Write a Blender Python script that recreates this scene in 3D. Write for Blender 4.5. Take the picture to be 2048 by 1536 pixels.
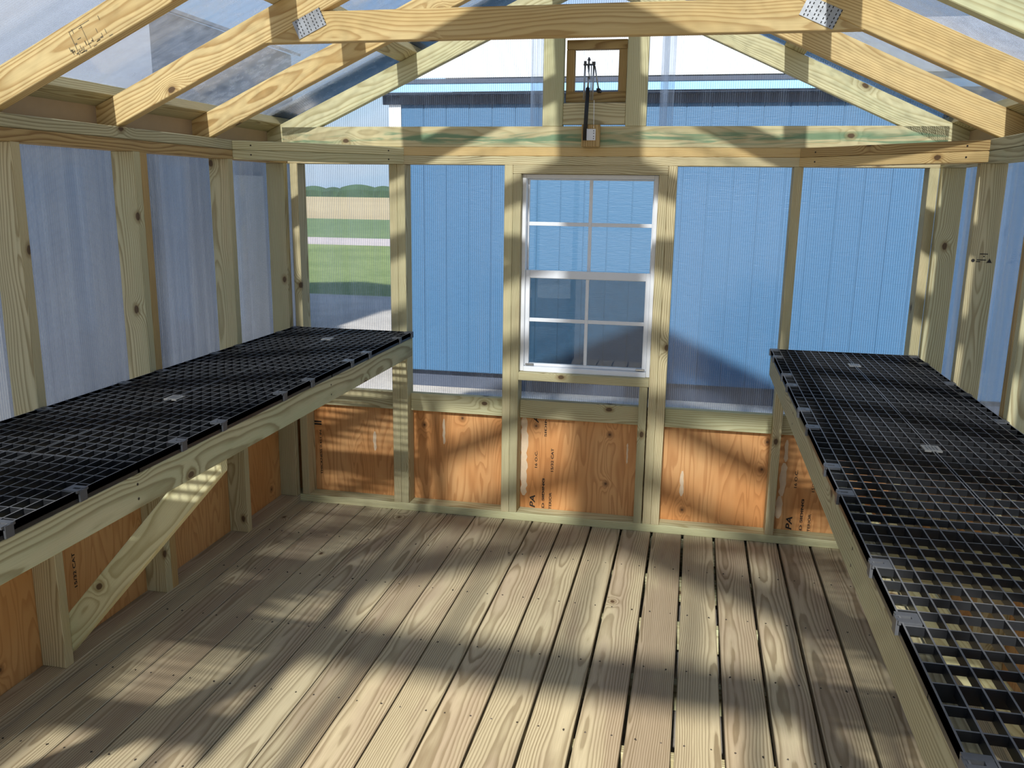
import bpy, bmesh, math, random
from mathutils import Vector, Matrix

for o in list(bpy.data.objects):
    bpy.data.objects.remove(o, do_unlink=True)
SC = bpy.context.scene
COL = SC.collection
rnd = random.Random(7)

# ------------------------------------------------------------------ camera
CAM_POS = Vector((0.259, -3.8818, 1.5505))
YAW, PITCH, ROLL, FPX = -0.2045, -0.2171, 0.0139, 1726.7
cam = bpy.data.cameras.new('camera')
cam.sensor_fit = 'HORIZONTAL'
cam.sensor_width = 36.0
cam.lens = FPX / 2048 * 36.0
cam.clip_start = 0.02
cam.clip_end = 2000
camo = bpy.data.objects.new('camera', cam)
COL.objects.link(camo)
_f = Vector((math.sin(YAW) * math.cos(PITCH), math.cos(YAW) * math.cos(PITCH), math.sin(PITCH)))
_r = Vector((math.cos(YAW), -math.sin(YAW), 0))
_u = _r.cross(_f)
_r2 = _r * math.cos(ROLL) + _u * math.sin(ROLL)
_u2 = -_r * math.sin(ROLL) + _u * math.cos(ROLL)
camo.matrix_world = Matrix(((_r2.x, _u2.x, -_f.x, CAM_POS.x), (_r2.y, _u2.y, -_f.y, CAM_POS.y),
                            (_r2.z, _u2.z, -_f.z, CAM_POS.z), (0, 0, 0, 1)))
SC.camera = camo

# ------------------------------------------------------------------ light
SUN_DIR = Vector((0.037, 1.0, -0.62)).normalized()
SUN_STRENGTH = 7.2
SKY_STRENGTH = 0.15
sun = bpy.data.lights.new('sun', 'SUN')
sun.energy = SUN_STRENGTH
sun.angle = math.radians(1.6)
sun.color = (1.0, 0.95, 0.86)
suno = bpy.data.objects.new('sun', sun)
COL.objects.link(suno)
suno.rotation_euler = (-SUN_DIR).to_track_quat('Z', 'Y').to_euler()

W = bpy.data.worlds.new('sky')
SC.world = W
W.use_nodes = True
nt = W.node_tree
nt.nodes.clear()
wo = nt.nodes.new('ShaderNodeOutputWorld')
bg = nt.nodes.new('ShaderNodeBackground')
sk = nt.nodes.new('ShaderNodeTexSky')
sk.sky_type = 'NISHITA'
sk.sun_disc = False
sk.sun_elevation = math.atan(0.65)
sk.sun_rotation = math.pi
sk.air_density = 1.0
sk.dust_density = 0.4
sk.ozone_density = 1.5
tc = nt.nodes.new('ShaderNodeTexCoord')
mp = nt.nodes.new('ShaderNodeMapping')
mp.inputs['Scale'].default_value = (1.6, 1.6, 5.0)
nz = nt.nodes.new('ShaderNodeTexNoise')
nz.inputs['Scale'].default_value = 1.5
nz.inputs['Detail'].default_value = 6
nz.inputs['Roughness'].default_value = 0.55
rp = nt.nodes.new('ShaderNodeValToRGB')
rp.color_ramp.elements[0].position = 0.50
rp.color_ramp.elements[0].color = (0, 0, 0, 1)
rp.color_ramp.elements[1].position = 0.70
rp.color_ramp.elements[1].color = (0.75, 0.75, 0.75, 1)
mx = nt.nodes.new('ShaderNodeMix')
mx.data_type = 'RGBA'
mx.inputs['B'].default_value = (5.2, 5.4, 5.9, 1)
nt.links.new(tc.outputs['Generated'], mp.inputs['Vector'])
nt.links.new(mp.outputs[0], nz.inputs['Vector'])
nt.links.new(nz.outputs['Fac'], rp.inputs[0])
nt.links.new(rp.outputs[0], mx.inputs['Factor'])
sx = nt.nodes.new('ShaderNodeSeparateXYZ')
nt.links.new(tc.outputs['Generated'], sx.inputs[0])
mr = nt.nodes.new('ShaderNodeMapRange')
mr.interpolation_type = 'SMOOTHSTEP'
mr.inputs['From Min'].default_value = 0.30
mr.inputs['From Max'].default_value = 0.0
mr.inputs['To Min'].default_value = 0.0
mr.inputs['To Max'].default_value = 0.85
nt.links.new(sx.outputs[2], mr.inputs['Value'])
hz = nt.nodes.new('ShaderNodeMix')
hz.data_type = 'RGBA'
hz.inputs['B'].default_value = (2.7, 4.0, 5.6, 1)
nt.links.new(mr.outputs[0], hz.inputs['Factor'])
nt.links.new(sk.outputs[0], hz.inputs['A'])
nt.links.new(hz.outputs['Result'], mx.inputs['A'])
nt.links.new(mx.outputs['Result'], bg.inputs['Color'])
bg.inputs['Strength'].default_value = SKY_STRENGTH
nt.links.new(bg.outputs[0], wo.inputs[0])

SC.view_settings.view_transform = 'Standard'
SC.view_settings.look = 'None'
SC.view_settings.gamma = 1.0
SC.view_settings.use_curve_mapping = False
SC.view_settings.exposure = 0.12
SC.cycles.transparent_max_bounces = 32
SC.cycles.max_bounces = 8

# ------------------------------------------------------------------ node helper
class N:
    def __init__(s, name):
        s.m = bpy.data.materials.new(name)
        s.m.use_nodes = True
        s.t = s.m.node_tree
        s.t.nodes.clear()
        s.out = s.t.nodes.new('ShaderNodeOutputMaterial')

    def new(s, k, **kw):
        n = s.t.nodes.new(k)
        for a, v in kw.items():
            setattr(n, a, v)
        return n

    def put(s, sock, v):
        if hasattr(v, 'is_linked') or isinstance(v, bpy.types.NodeSocket):
            s.t.links.new(v, sock)
        elif isinstance(v, (tuple, list)):
            if len(v) == 3 and sock.type == 'RGBA':
                v = (*v, 1)
            sock.default_value = v
        else:
            sock.default_value = v

    def math(s, op, a, b=0.0, c=0.0, clamp=False):
        n = s.new('ShaderNodeMath', operation=op, use_clamp=clamp)
        s.put(n.inputs[0], a)
        s.put(n.inputs[1], b)
        s.put(n.inputs[2], c)
        return n.outputs[0]

    def comb(s, x, y, z):
        n = s.new('ShaderNodeCombineXYZ')
        for i, v in enumerate((x, y, z)):
            s.put(n.inputs[i], v)
        return n.outputs[0]

    def sep(s, v):
        n = s.new('ShaderNodeSeparateXYZ')
        s.put(n.inputs[0], v)
        return n.outputs

    def noise(s, vec, scale=1.0, detail=2.0, rough=0.5, dist=0.0):
        n = s.new('ShaderNodeTexNoise')
        s.put(n.inputs['Vector'], vec)
        n.inputs['Scale'].default_value = scale
        n.inputs['Detail'].default_value = detail
        n.inputs['Roughness'].default_value = rough
        n.inputs['Distortion'].default_value = dist
        return n.outputs

    def ramp(s, f, *st):
        n = s.new('ShaderNodeValToRGB')
        cr = n.color_ramp
        while len(cr.elements) < len(st):
            cr.elements.new(0.5)
        for e, (p, c) in zip(cr.elements, st):
            e.position = p
            e.color = (*c, 1) if isinstance(c, tuple) else (c, c, c, 1)
        s.put(n.inputs[0], f)
        return n.outputs[0]

    def mix(s, f, a, b, blend='MIX'):
        n = s.new('ShaderNodeMix', data_type='RGBA', blend_type=blend)
        s.put(n.inputs['Factor'], f)
        s.put(n.inputs['A'], a)
        s.put(n.inputs['B'], b)
        return n.outputs['Result']

    def sstep(s, v, a, b, lo=0.0, hi=1.0):
        n = s.new('ShaderNodeMapRange', interpolation_type='SMOOTHSTEP')
        s.put(n.inputs['Value'], v)
        n.inputs['From Min'].default_value = a
        n.inputs['From Max'].default_value = b
        n.inputs['To Min'].default_value = lo
        n.inputs['To Max'].default_value = hi
        return n.outputs[0]

    def bsdf(s, color, rough=0.6, metal=0.0, height=None, bump=0.2, dist=0.002, spec=0.4):
        b = s.new('ShaderNodeBsdfPrincipled')
        s.put(b.inputs['Base Color'], color)
        s.put(b.inputs['Roughness'], rough)
        b.inputs['Metallic'].default_value = metal
        b.inputs['Specular IOR Level'].default_value = spec
        if height is not None:
            bp = s.new('ShaderNodeBump')
            bp.inputs['Strength'].default_value = bump
            bp.inputs['Distance'].default_value = dist
            s.put(bp.inputs['Height'], height)
            s.t.links.new(bp.outputs[0], b.inputs['Normal'])
        return b.outputs[0]

    def done(s, sh):
        s.t.links.new(sh, s.out.inputs['Surface'])
        return s.m


def srgb(r, g, b):
    def f(c):
        c /= 255.0
        return c / 12.92 if c <= 0.04045 else ((c + 0.055) / 1.055) ** 2.4
    return (f(r), f(g), f(b))


def wood(name, light, dark, tint, knotty=0.55, freq=120.0, contrast=1.0, tint_amt=0.5, green=None, fibre=0.25, kscale=1.0, latewood=0.62, wander=0.085):
    s = N(name)
    co = s.new('ShaderNodeTexCoord').outputs['Object']
    R = s.new('ShaderNodeObjectInfo').outputs['Random']
    x, y, z = s.sep(co)
    r1 = s.math('FRACT', s.math('MULTIPLY', R, 7.13))
    r2 = s.math('FRACT', s.math('MULTIPLY', R, 23.7))
    r3 = s.math('FRACT', s.math('MULTIPLY', R, 61.3))
    sh = s.math('MULTIPLY', R, 97.0)
    xs = s.math('ADD', x, sh)
    # slow wandering of the pith
    wv = s.noise(s.comb(s.math('MULTIPLY', xs, 1.1), s.math('MULTIPLY', y, 3.0), s.math('MULTIPLY', z, 3.0)), 1.0, 2.0, 0.5)
    wr, wg, wb = s.sep(wv['Color'])
    yy = s.math('ADD', y, s.math('MULTIPLY', s.math('SUBTRACT', r1, 0.5), 0.13))
    yy = s.math('ADD', yy, s.math('MULTIPLY', s.math('SUBTRACT', wr, 0.5), wander))
    zz = s.math('ADD', z, s.math('MULTIPLY_ADD', r2, 0.09, 0.025))
    zz = s.math('ADD', zz, s.math('MULTIPLY', s.math('SUBTRACT', wg, 0.5), wander))
    # knots
    v = s.new('ShaderNodeTexVoronoi', voronoi_dimensions='2D', feature='F1')
    v.inputs['Scale'].default_value = 1.0
    yz = s.math('ADD', s.math('ADD', y, z), s.math('MULTIPLY', r3, 3.0))
    s.put(v.inputs['Vector'], s.comb(s.math('MULTIPLY', xs, 3.2), s.math('MULTIPLY', yz, 5.0), 0.0))
    kc = s.sep(v.outputs['Color'])[0]
    kd = s.math('ADD', v.outputs['Distance'], s.math('MULTIPLY', s.math('LESS_THAN', kc, 1.0 - knotty * 0.55), 5.0))
    kd = s.math('ADD', kd, s.math('MULTIPLY', s.math('SUBTRACT', s.noise(co, 60.0, 1.0)['Fac'], 0.5), 0.02))
    kn = s.math('MULTIPLY', kd, 7.0 / kscale)
    eye = s.math('POWER', 2.718, s.math('MULTIPLY', s.math('MULTIPLY', kn, kn), -1.0))
    r = s.math('SQRT', s.math('ADD', s.math('MULTIPLY', yy, yy), s.math('MULTIPLY', zz, zz)))
    r = s.math('ADD', r, s.math('MULTIPLY', eye, 0.022))
    jit = s.math('MULTIPLY', s.math('SUBTRACT', s.noise(s.comb(s.math('MULTIPLY', xs, 6.0), s.math('MULTIPLY', y, 40.0), s.math('MULTIPLY', z, 40.0)), 1.0, 2.0)['Fac'], 0.5), 0.7)
    ring = s.math('ADD', s.math('MULTIPLY', r, freq), jit)
    fr = s.math('FRACT', ring)
    late = s.ramp(fr, (0.0, 0.25), (0.12, 0.0), (latewood - 0.15, 0.12), (latewood + 0.22, 1.0), (0.93, 1.0), (1.0, 0.25))
    late = s.sep(late)[0]
    wid = s.math('ADD', s.noise(s.comb(s.math('MULTIPLY', ring, 0.23), r3, 0.0), 1.0, 1.0)['Fac'], 0.25)
    late = s.math('MULTIPLY', late, s.math('MULTIPLY', wid, contrast), clamp=True)
    fib = s.noise(s.comb(s.math('MULTIPLY', xs, 9.0), s.math('MULTIPLY', y, 420.0), s.math('MULTIPLY', z, 420.0)), 1.0, 2.0)['Fac']
    blo = s.noise(s.comb(s.math('MULTIPLY', xs, 1.7), s.math('MULTIPLY', y, 9.0), s.math('MULTIPLY', z, 9.0)), 1.0, 3.0, 0.6)['Fac']
    blo = s.sstep(s.math('ADD', blo, s.math('MULTIPLY', s.math('SUBTRACT', r1, 0.5), 0.25)), 0.38, 0.68)
    c = s.mix(s.math('MULTIPLY', blo, tint_amt), light, tint)
    c = s.mix(late, c, dark)
    c = s.mix(s.math('MULTIPLY', s.math('SUBTRACT', fib, 0.35), fibre, clamp=True), c, dark)
    var = s.math('MULTIPLY_ADD', r2, 0.22, 0.89)
    c = s.mix(1.0, c, s.comb(var, var, var), 'MULTIPLY')
    if green is not None:
        gn = s.noise(s.comb(s.math('MULTIPLY', x, 2.2), s.math('MULTIPLY', y, 26.0), 0.0), 1.0, 4.0, 0.6, 1.2)['Fac']
        gm = s.math('MULTIPLY', s.sstep(gn, 0.45, 0.60), s.sstep(s.math('ABSOLUTE', s.math('ADD', y, 0.004)), 0.04, 0.012))
        c = s.mix(s.math('MULTIPLY', gm, 0.75), c, green)
    halo = s.sstep(kd, 0.11 * kscale, 0.05 * kscale)
    c = s.mix(s.math('MULTIPLY', halo, 0.55), c, s.mix(0.5, dark, (0.20, 0.11, 0.035)))
    core = s.sstep(kd, 0.055 * kscale, 0.035 * kscale)
    c = s.mix(s.math('MULTIPLY', core, 0.9), c, (0.085, 0.045, 0.022))
    h = s.math('SUBTRACT', s.math('MULTIPLY', fib, 0.4), s.math('MULTIPLY', late, 0.6))
    return s.done(s.bsdf(c, 0.68, height=h, bump=0.25, dist=0.0015, spec=0.25))


M = {}
M['treated'] = wood('treated_pine', srgb(208, 194, 152), srgb(138, 116, 74), srgb(190, 186, 146), 0.5, 175, 0.85, 0.7, fibre=0.5)
M['yellow'] = wood('yellow_pine', srgb(226, 200, 142), srgb(160, 116, 58), srgb(218, 186, 122), 0.6, 175, 0.8, 0.6, fibre=0.4)
M['brown'] = wood('brown_pine', srgb(196, 166, 110), srgb(128, 92, 48), srgb(184, 158, 108), 0.3, 150, 0.9, 0.5, fibre=0.4)
M['pale'] = wood('pale_green_pine', srgb(216, 208, 164), srgb(160, 144, 96), srgb(200, 200, 156), 0.55, 140, 0.8, 0.8, fibre=0.4)
M['stained'] = wood('copper_stained_pine', srgb(212, 198, 152), srgb(156, 134, 88), srgb(202, 196, 154), 0.5, 150, 0.6, 0.6, green=srgb(78, 132, 100), fibre=0.4)
M['deck'] = wood('deck_pine', srgb(200, 186, 152), srgb(120, 102, 72), srgb(174, 154, 130), 0.12, 150, 0.85, 0.75, fibre=0.55, kscale=0.8, latewood=0.58, wander=0.055)
M['rail'] = wood('rail_pine', srgb(192, 184, 148), srgb(124, 112, 76), srgb(174, 178, 142), 0.6, 110, 0.9, 0.8, fibre=0.4)


def plywood(name, light, dark, warm):
    s = N(name)
    co = s.new('ShaderNodeTexCoord').outputs['Object']
    R = s.new('ShaderNodeObjectInfo').outputs['Random']
    z, x, y = s.sep(co)
    u = s.math('ADD', x, s.math('MULTIPLY', R, 31.0))
    n1 = s.noise(s.comb(s.math('MULTIPLY', u, 7.5), 0.0, s.math('MULTIPLY', z, 1.0)), 1.0, 2.5, 0.5, 0.3)['Fac']
    n2 = s.noise(s.comb(s.math('MULTIPLY', u, 26.0), 0.0, s.math('MULTIPLY', z, 3.0)), 1.0, 1.0)['Fac']
    v = s.new('ShaderNodeTexVoronoi', voronoi_dimensions='2D', feature='F1')
    s.put(v.inputs['Vector'], s.comb(s.math('MULTIPLY', u, 5.5), s.math('MULTIPLY', z, 5.0), 0.0))
    v.inputs['Scale'].default_value = 1.0
    kc = s.sep(v.outputs['Color'])[0]
    kd = s.math('ADD', v.outputs['Distance'], s.math('MULTIPLY', s.math('LESS_THAN', kc, 0.72), 5.0))
    kn = s.math('MULTIPLY', kd, 5.5)
    eye = s.math('POWER', 2.718, s.math('MULTIPLY', s.math('MULTIPLY', kn, kn), -1.0))
    ring = s.math('ADD', s.math('MULTIPLY', n1, 17.0), s.math('ADD', s.math('MULTIPLY', n2, 0.5), s.math('MULTIPLY', eye, 2.2)))
    late = s.sep(s.ramp(s.math('FRACT', ring), (0.0, 0.1), (0.45, 0.1), (0.85, 1.0), (0.95, 0.9), (1.0, 0.1)))[0]
    fib = s.noise(s.comb(s.math('MULTIPLY', u, 240.0), 0.0, s.math('MULTIPLY', z, 9.0)), 1.0, 2.0)['Fac']
    blo = s.noise(s.comb(s.math('MULTIPLY', u, 3.0), 3.0, s.math('MULTIPLY', z, 1.6)), 1.0, 3.0)['Fac']
    c = s.mix(s.sstep(blo, 0.35, 0.65), light, warm)
    c = s.mix(s.math('MULTIPLY', late, 0.5), c, dark)
    c = s.mix(s.math('MULTIPLY', fib, 0.22), c, dark)
    c = s.mix(s.math('MULTIPLY', s.sstep(kd, 0.12, 0.05), 0.6), c, (0.19, 0.075, 0.022))
    c = s.mix(s.math('MULTIPLY', s.sstep(kd, 0.045, 0.02), 0.8), c, (0.06, 0.025, 0.01))
    return s.done(s.bsdf(c, 0.55, height=fib, bump=0.12, dist=0.001, spec=0.35))


M['ply'] = plywood('orange_plywood', srgb(228, 175, 116), srgb(168, 104, 52), srgb(216, 150, 88))
M['ply_side'] = plywood('side_plywood', srgb(218, 170, 110), srgb(172, 114, 58), srgb(206, 150, 88))


def plain(name, col, rough=0.5, metal=0.0, noise=0.0, nscale=40.0, bump=0.0):
    s = N(name)
    c = col
    h = None
    if noise or bump:
        co = s.new('ShaderNodeTexCoord').outputs['Object']
        n = s.noise(co, nscale, 4.0, 0.6)['Fac']
        if noise:
            f = s.math('MULTIPLY_ADD', s.math('SUBTRACT', n, 0.5), noise * 2, 1.0)
            c = s.mix(1.0, (*col, 1), s.comb(f, f, f), 'MULTIPLY')
        if bump:
            h = n
    return s.done(s.bsdf(c, rough, metal, height=h, bump=bump))


M['black'] = plain('black_plastic', (0.016, 0.017, 0.019), 0.33, 0, 0.3, 60)
M['sky_sheen'] = plain('black_plastic_sky_sheen', (0.13, 0.13, 0.132), 0.45, 0, 0.35, 25)  # sky reflection on the bar tops, put into the colour
M['clip'] = plain('grey_plastic_clip', (0.075, 0.078, 0.085), 0.4, 0, 0.2, 60)
M['tag'] = plain('grey_plastic_tag', (0.22, 0.21, 0.19), 0.5, 0, 0.2, 90)
M['ink'] = plain('black_ink', (0.018, 0.014, 0.011), 0.7, 0, 0.5, 300)
M['smudge'] = plain('faded_ink', (0.16, 0.125, 0.07), 0.8, 0, 0.5, 120)
M['putty'] = plain('putty', srgb(226, 200, 166), 0.7, 0, 0.12, 50, 0.2)
M['galv'] = plain('galvanised_steel', (0.40, 0.41, 0.42), 0.42, 0.75, 0.22, 70)
M['slot'] = plain('dark_slot', (0.03, 0.028, 0.025), 0.8, 0, 0.2, 80)
M['alu'] = plain('white_painted_aluminium', srgb(232, 233, 234), 0.35, 0, 0.04, 20)
M['steel'] = plain('bright_steel', (0.42, 0.42, 0.41), 0.3, 0.9, 0.15, 60)
M['nail'] = plain('dark_nail', (0.05, 0.04, 0.03), 0.6, 0.4, 0.2, 200)
M['flash'] = plain('grey_flashing', (0.20, 0.195, 0.19), 0.5, 0.1, 0.12, 14)
M['tan'] = plain('tan_trim', srgb(176, 152, 120), 0.7, 0, 0.08, 18)
M['roofwhite'] = plain('white_metal_roof', srgb(236, 238, 240), 0.45, 0, 0.05, 5)
M['navy'] = plain('navy_trim_and_shade', srgb(66, 74, 90), 0.7, 0, 0.1, 9)  # drip edge colour; on soffit, strip and skids it stands for shade
M['fascia'] = plain('pale_blue_fascia', srgb(140, 184, 218), 0.6, 0, 0.05, 9)
M['whitetrim'] = plain('white_trim', srgb(238, 238, 236), 0.6, 0, 0.04, 9)
M['shedgrey'] = plain('pale_grey_siding', srgb(150, 155, 164), 0.7, 0, 0.08, 5)
M['shedroof'] = plain('grey_metal_roof', srgb(190, 190, 190), 0.5, 0, 0.08, 5)
M['hedge'] = plain('dark_hedge', srgb(62, 84, 62), 0.9, 0, 0.5, 0.25)


def blue_siding():
    s = N('blue_siding')
    co = s.new('ShaderNodeTexCoord').outputs['Object']
    x, y, z = s.sep(co)
    R = s.new('ShaderNodeObjectInfo').outputs['Random']
    n = s.noise(s.comb(s.math('MULTIPLY_ADD', R, 50.0, s.math('MULTIPLY', x, 90.0)), z, s.math('MULTIPLY', y, 9.0)), 1.0, 3.0, 0.6, 0.6)['Fac']
    f = s.math('MULTIPLY_ADD', s.math('SUBTRACT', n, 0.5), 0.25, 1.0)
    c = s.mix(1.0, srgb(57, 97, 131), s.comb(f, f, f), 'MULTIPLY')
    return s.done(s.bsdf(c, 0.5, height=n, bump=0.5, dist=0.004))


M['blue'] = blue_siding()


def ground(name, a, b, sc, bump=0.3):
    s = N(name)
    co = s.new('ShaderNodeTexCoord').outputs['Object']
    n = s.noise(co, sc, 6.0, 0.65)['Fac']
    n2 = s.noise(co, sc * 0.06, 3.0)['Fac']
    c = s.mix(s.sstep(s.math('MULTIPLY_ADD', n2, 0.5, s.math('MULTIPLY', n, 0.5)), 0.35, 0.65), a, b)
    return s.done(s.bsdf(c, 0.9, height=n, bump=bump, dist=0.01, spec=0.1))


M['gravel'] = ground('pale_gravel', srgb(186, 180, 172), srgb(210, 204, 196), 30)
M['grass'] = ground('mown_grass', srgb(118, 136, 84), srgb(146, 160, 104), 6)
M['grass2'] = ground('far_grass', srgb(108, 130, 92), srgb(128, 146, 102), 2)
M['road'] = ground('pale_road', srgb(196, 184, 180), srgb(212, 200, 196), 4)
M['field'] = ground('dry_field', srgb(190, 172, 136), srgb(206, 188, 150), 0.5)


def polycarb(name, trans, haze, gloss, st=(25.0, 25.0, 0.4)):
    s = N(name)
    tr = s.new('ShaderNodeBsdfTransparent')
    s.put(tr.inputs[0], (trans[0], trans[1], trans[2], 1))
    tl = s.new('ShaderNodeBsdfTranslucent')
    s.put(tl.inputs[0], (0.92, 0.95, 1.0, 1))
    gl = s.new('ShaderNodeBsdfGlossy')
    gl.inputs['Roughness'].default_value = 0.12
    co = s.new('ShaderNodeTexCoord').outputs['Object']
    x, y, z = s.sep(co)
    h1 = s.noise(s.comb(s.math('MULTIPLY', x, st[0]), s.math('MULTIPLY', y, st[1]), s.math('MULTIPLY', z, st[2])), 1.0, 3.0, 0.6)['Fac']
    h2 = s.noise(co, 1.3, 3.0)['Fac']
    hz = s.math('MULTIPLY', s.math('ADD', s.sstep(h1, 0.35, 0.7), 0.25), h2)
    m1 = s.new('ShaderNodeMixShader')
    s.put(m1.inputs[0], s.math('MULTIPLY', hz, haze * 2))
    s.t.links.new(tr.outputs[0], m1.inputs[1])
    s.t.links.new(tl.outputs[0], m1.inputs[2])
    lw = s.new('ShaderNodeLayerWeight')
    lw.inputs[0].default_value = 0.5
    fr = s.math('MULTIPLY_ADD', s.math('POWER', lw.outputs['Facing'], 5.0), 0.9, 0.04)
    m2 = s.new('ShaderNodeMixShader')
    s.put(m2.inputs[0], s.math('MULTIPLY', fr, gloss))
    s.t.links.new(m1.outputs[0], m2.inputs[1])
    s.t.links.new(gl.outputs[0], m2.inputs[2])
    return s.done(m2.outputs[0])


M['poly'] = polycarb('clear_polycarbonate', (0.96, 0.975, 0.99), 0.018, 0.8)
M['polyroof'] = polycarb('milky_polycarbonate', (0.95, 0.965, 0.98), 0.085, 0.8, (0.7, 34.0, 0.7))  # stronger translucent haze, streaked along the flutes
M['polyrib'] = polycarb('polycarbonate_rib', (0.74, 0.77, 0.82), 0.20, 0.9)
M['polyjoint'] = polycarb('polycarbonate_joint', (0.95, 0.96, 0.97), 0.24, 0.8)


def glass():
    s = N('window_glass')
    tr = s.new('ShaderNodeBsdfTransparent')
    s.put(tr.inputs[0], (0.93, 0.96, 0.97, 1))
    gl = s.new('ShaderNodeBsdfGlossy')
    gl.inputs['Roughness'].default_value = 0.0
    lw = s.new('ShaderNodeLayerWeight')
    lw.inputs[0].default_value = 0.5
    m = s.new('ShaderNodeMixShader')
    s.put(m.inputs[0], s.math('MULTIPLY_ADD', s.math('POWER', lw.outputs['Facing'], 5.0), 0.9, 0.032))
    s.t.links.new(tr.outputs[0], m.inputs[1])
    s.t.links.new(gl.outputs[0], m.inputs[2])
    return s.done(m.outputs[0])


def screen():
    s = N('insect_screen')
    tr = s.new('ShaderNodeBsdfTransparent')
    df = s.new('ShaderNodeBsdfDiffuse')
    s.put(df.inputs[0], (0.05, 0.055, 0.06, 1))
    co = s.new('ShaderNodeTexCoord').outputs['Object']
    n = s.noise(co, 30.0, 2.0)['Fac']
    m = s.new('ShaderNodeMixShader')
    s.put(m.inputs[0], s.math('MULTIPLY_ADD', n, 0.1, 0.36))
    s.t.links.new(tr.outputs[0], m.inputs[1])
    s.t.links.new(df.outputs[0], m.inputs[2])
    return s.done(m.outputs[0])


M['glass'] = glass()
M['screen'] = screen()

# ------------------------------------------------------------------ object helpers
def link(name, me, mat, parent=None, kind=None):
    o = bpy.data.objects.new(name, me)
    COL.objects.link(o)
    if me is not None and mat is not None and not me.materials:
        me.materials.append(M[mat])
    if parent is not None:
        o.parent = parent
        o.matrix_parent_inverse = Matrix.Translation(-PLOC.get(parent.name, Vector((0, 0, 0))))
    if kind:
        o['kind'] = kind
    return o


PLOC = {}


def empty(name, loc=(0, 0, 0), kind=None, label=None, cat=None, group=None):
    o = bpy.data.objects.new(name, None)
    o.empty_display_size = 0.1
    o.location = loc
    COL.objects.link(o)
    PLOC[o.name] = Vector(loc)
    if kind:
        o['kind'] = kind
    if label:
        o['label'] = label
    if cat:
        o['category'] = cat
    if group:
        o['group'] = group
    return o


def place(o, mw):
    """world matrix of a child whose ancestors only translate"""
    if o.parent is None:
        o.matrix_world = mw
    elif o.parent.parent is None and o.parent.type == 'EMPTY':
        o.matrix_basis = mw
    else:
        o.matrix_basis = mw
    return o


def sub(name, me, mat, part, kind=None):
    """sub-part under a mesh part: world-space placement via inverse of the part's own matrix"""
    o = bpy.data.objects.new(name, me)
    COL.objects.link(o)
    if not me.materials:
        me.materials.append(M[mat])
    o.parent = part
    o.matrix_parent_inverse = part.matrix_basis.inverted()
    if part.parent is not None:
        o.matrix_parent_inverse = part.matrix_basis.inverted()
    if kind:
        o['kind'] = kind
    return o


def mesh_prism(L, w, t, c0=0.0, c1=0.0, bev=0.002):
    bm = bmesh.new()
    vs = []
    for xs in (0, 1):
        for ys in (-1, 1):
            for zs in (-1, 1):
                yv = ys * w / 2
                xv = (c0 * yv) if xs == 0 else (L + c1 * yv)
                vs.append(bm.verts.new((xv, yv, zs * t / 2)))
    for f in ((0, 1, 3, 2), (4, 6, 7, 5), (0, 4, 5, 1), (2, 3, 7, 6), (0, 2, 6, 4), (1, 5, 7, 3)):
        bm.faces.new([vs[i] for i in f])
    bmesh.ops.recalc_face_normals(bm, faces=bm.faces)
    if bev:
        bmesh.ops.bevel(bm, geom=list(bm.edges), offset=bev, segments=1, affect='EDGES')
    me = bpy.data.meshes.new('prism')
    bm.to_mesh(me)
    bm.free()
    return me


def board(name, parent, mat, o, ax, ay, L, w, t, c0=0.0, c1=0.0, bev=0.002):
    """o = centre of start face, ax = length direction, ay = width direction"""
    ax = Vector(ax).normalized()
    ay = Vector(ay)
    ay = (ay - ax * ay.dot(ax)).normalized()
    az = ax.cross(ay)
    ob = link(name, mesh_prism(L, w, t, c0, c1, bev), mat, parent)
    o = Vector(o)
    place(ob, Matrix(((ax.x, ay.x, az.x, o.x), (ax.y, ay.y, az.y, o.y), (ax.z, ay.z, az.z, o.z), (0, 0, 0, 1))))
    return ob


AX = (Vector((1, 0, 0)), Vector((0, 1, 0)), Vector((0, 0, 1)))


def box(name, parent, mat, X, Y, Z, grain=None, bev=0.002):
    d = [X[1] - X[0], Y[1] - Y[0], Z[1] - Z[0]]
    c = Vector(((X[0] + X[1]) / 2, (Y[0] + Y[1]) / 2, (Z[0] + Z[1]) / 2))
    g = d.index(max(d)) if grain is None else 'xyz'.index(grain)
    oth = [i for i in range(3) if i != g]
    wi = oth[0] if d[oth[0]] >= d[oth[1]] else oth[1]
    ti = oth[1] if wi == oth[0] else oth[0]
    return board(name, parent, mat, c - AX[g] * d[g] / 2, AX[g], AX[wi], d[g], d[wi], d[ti], bev=bev)


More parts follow.
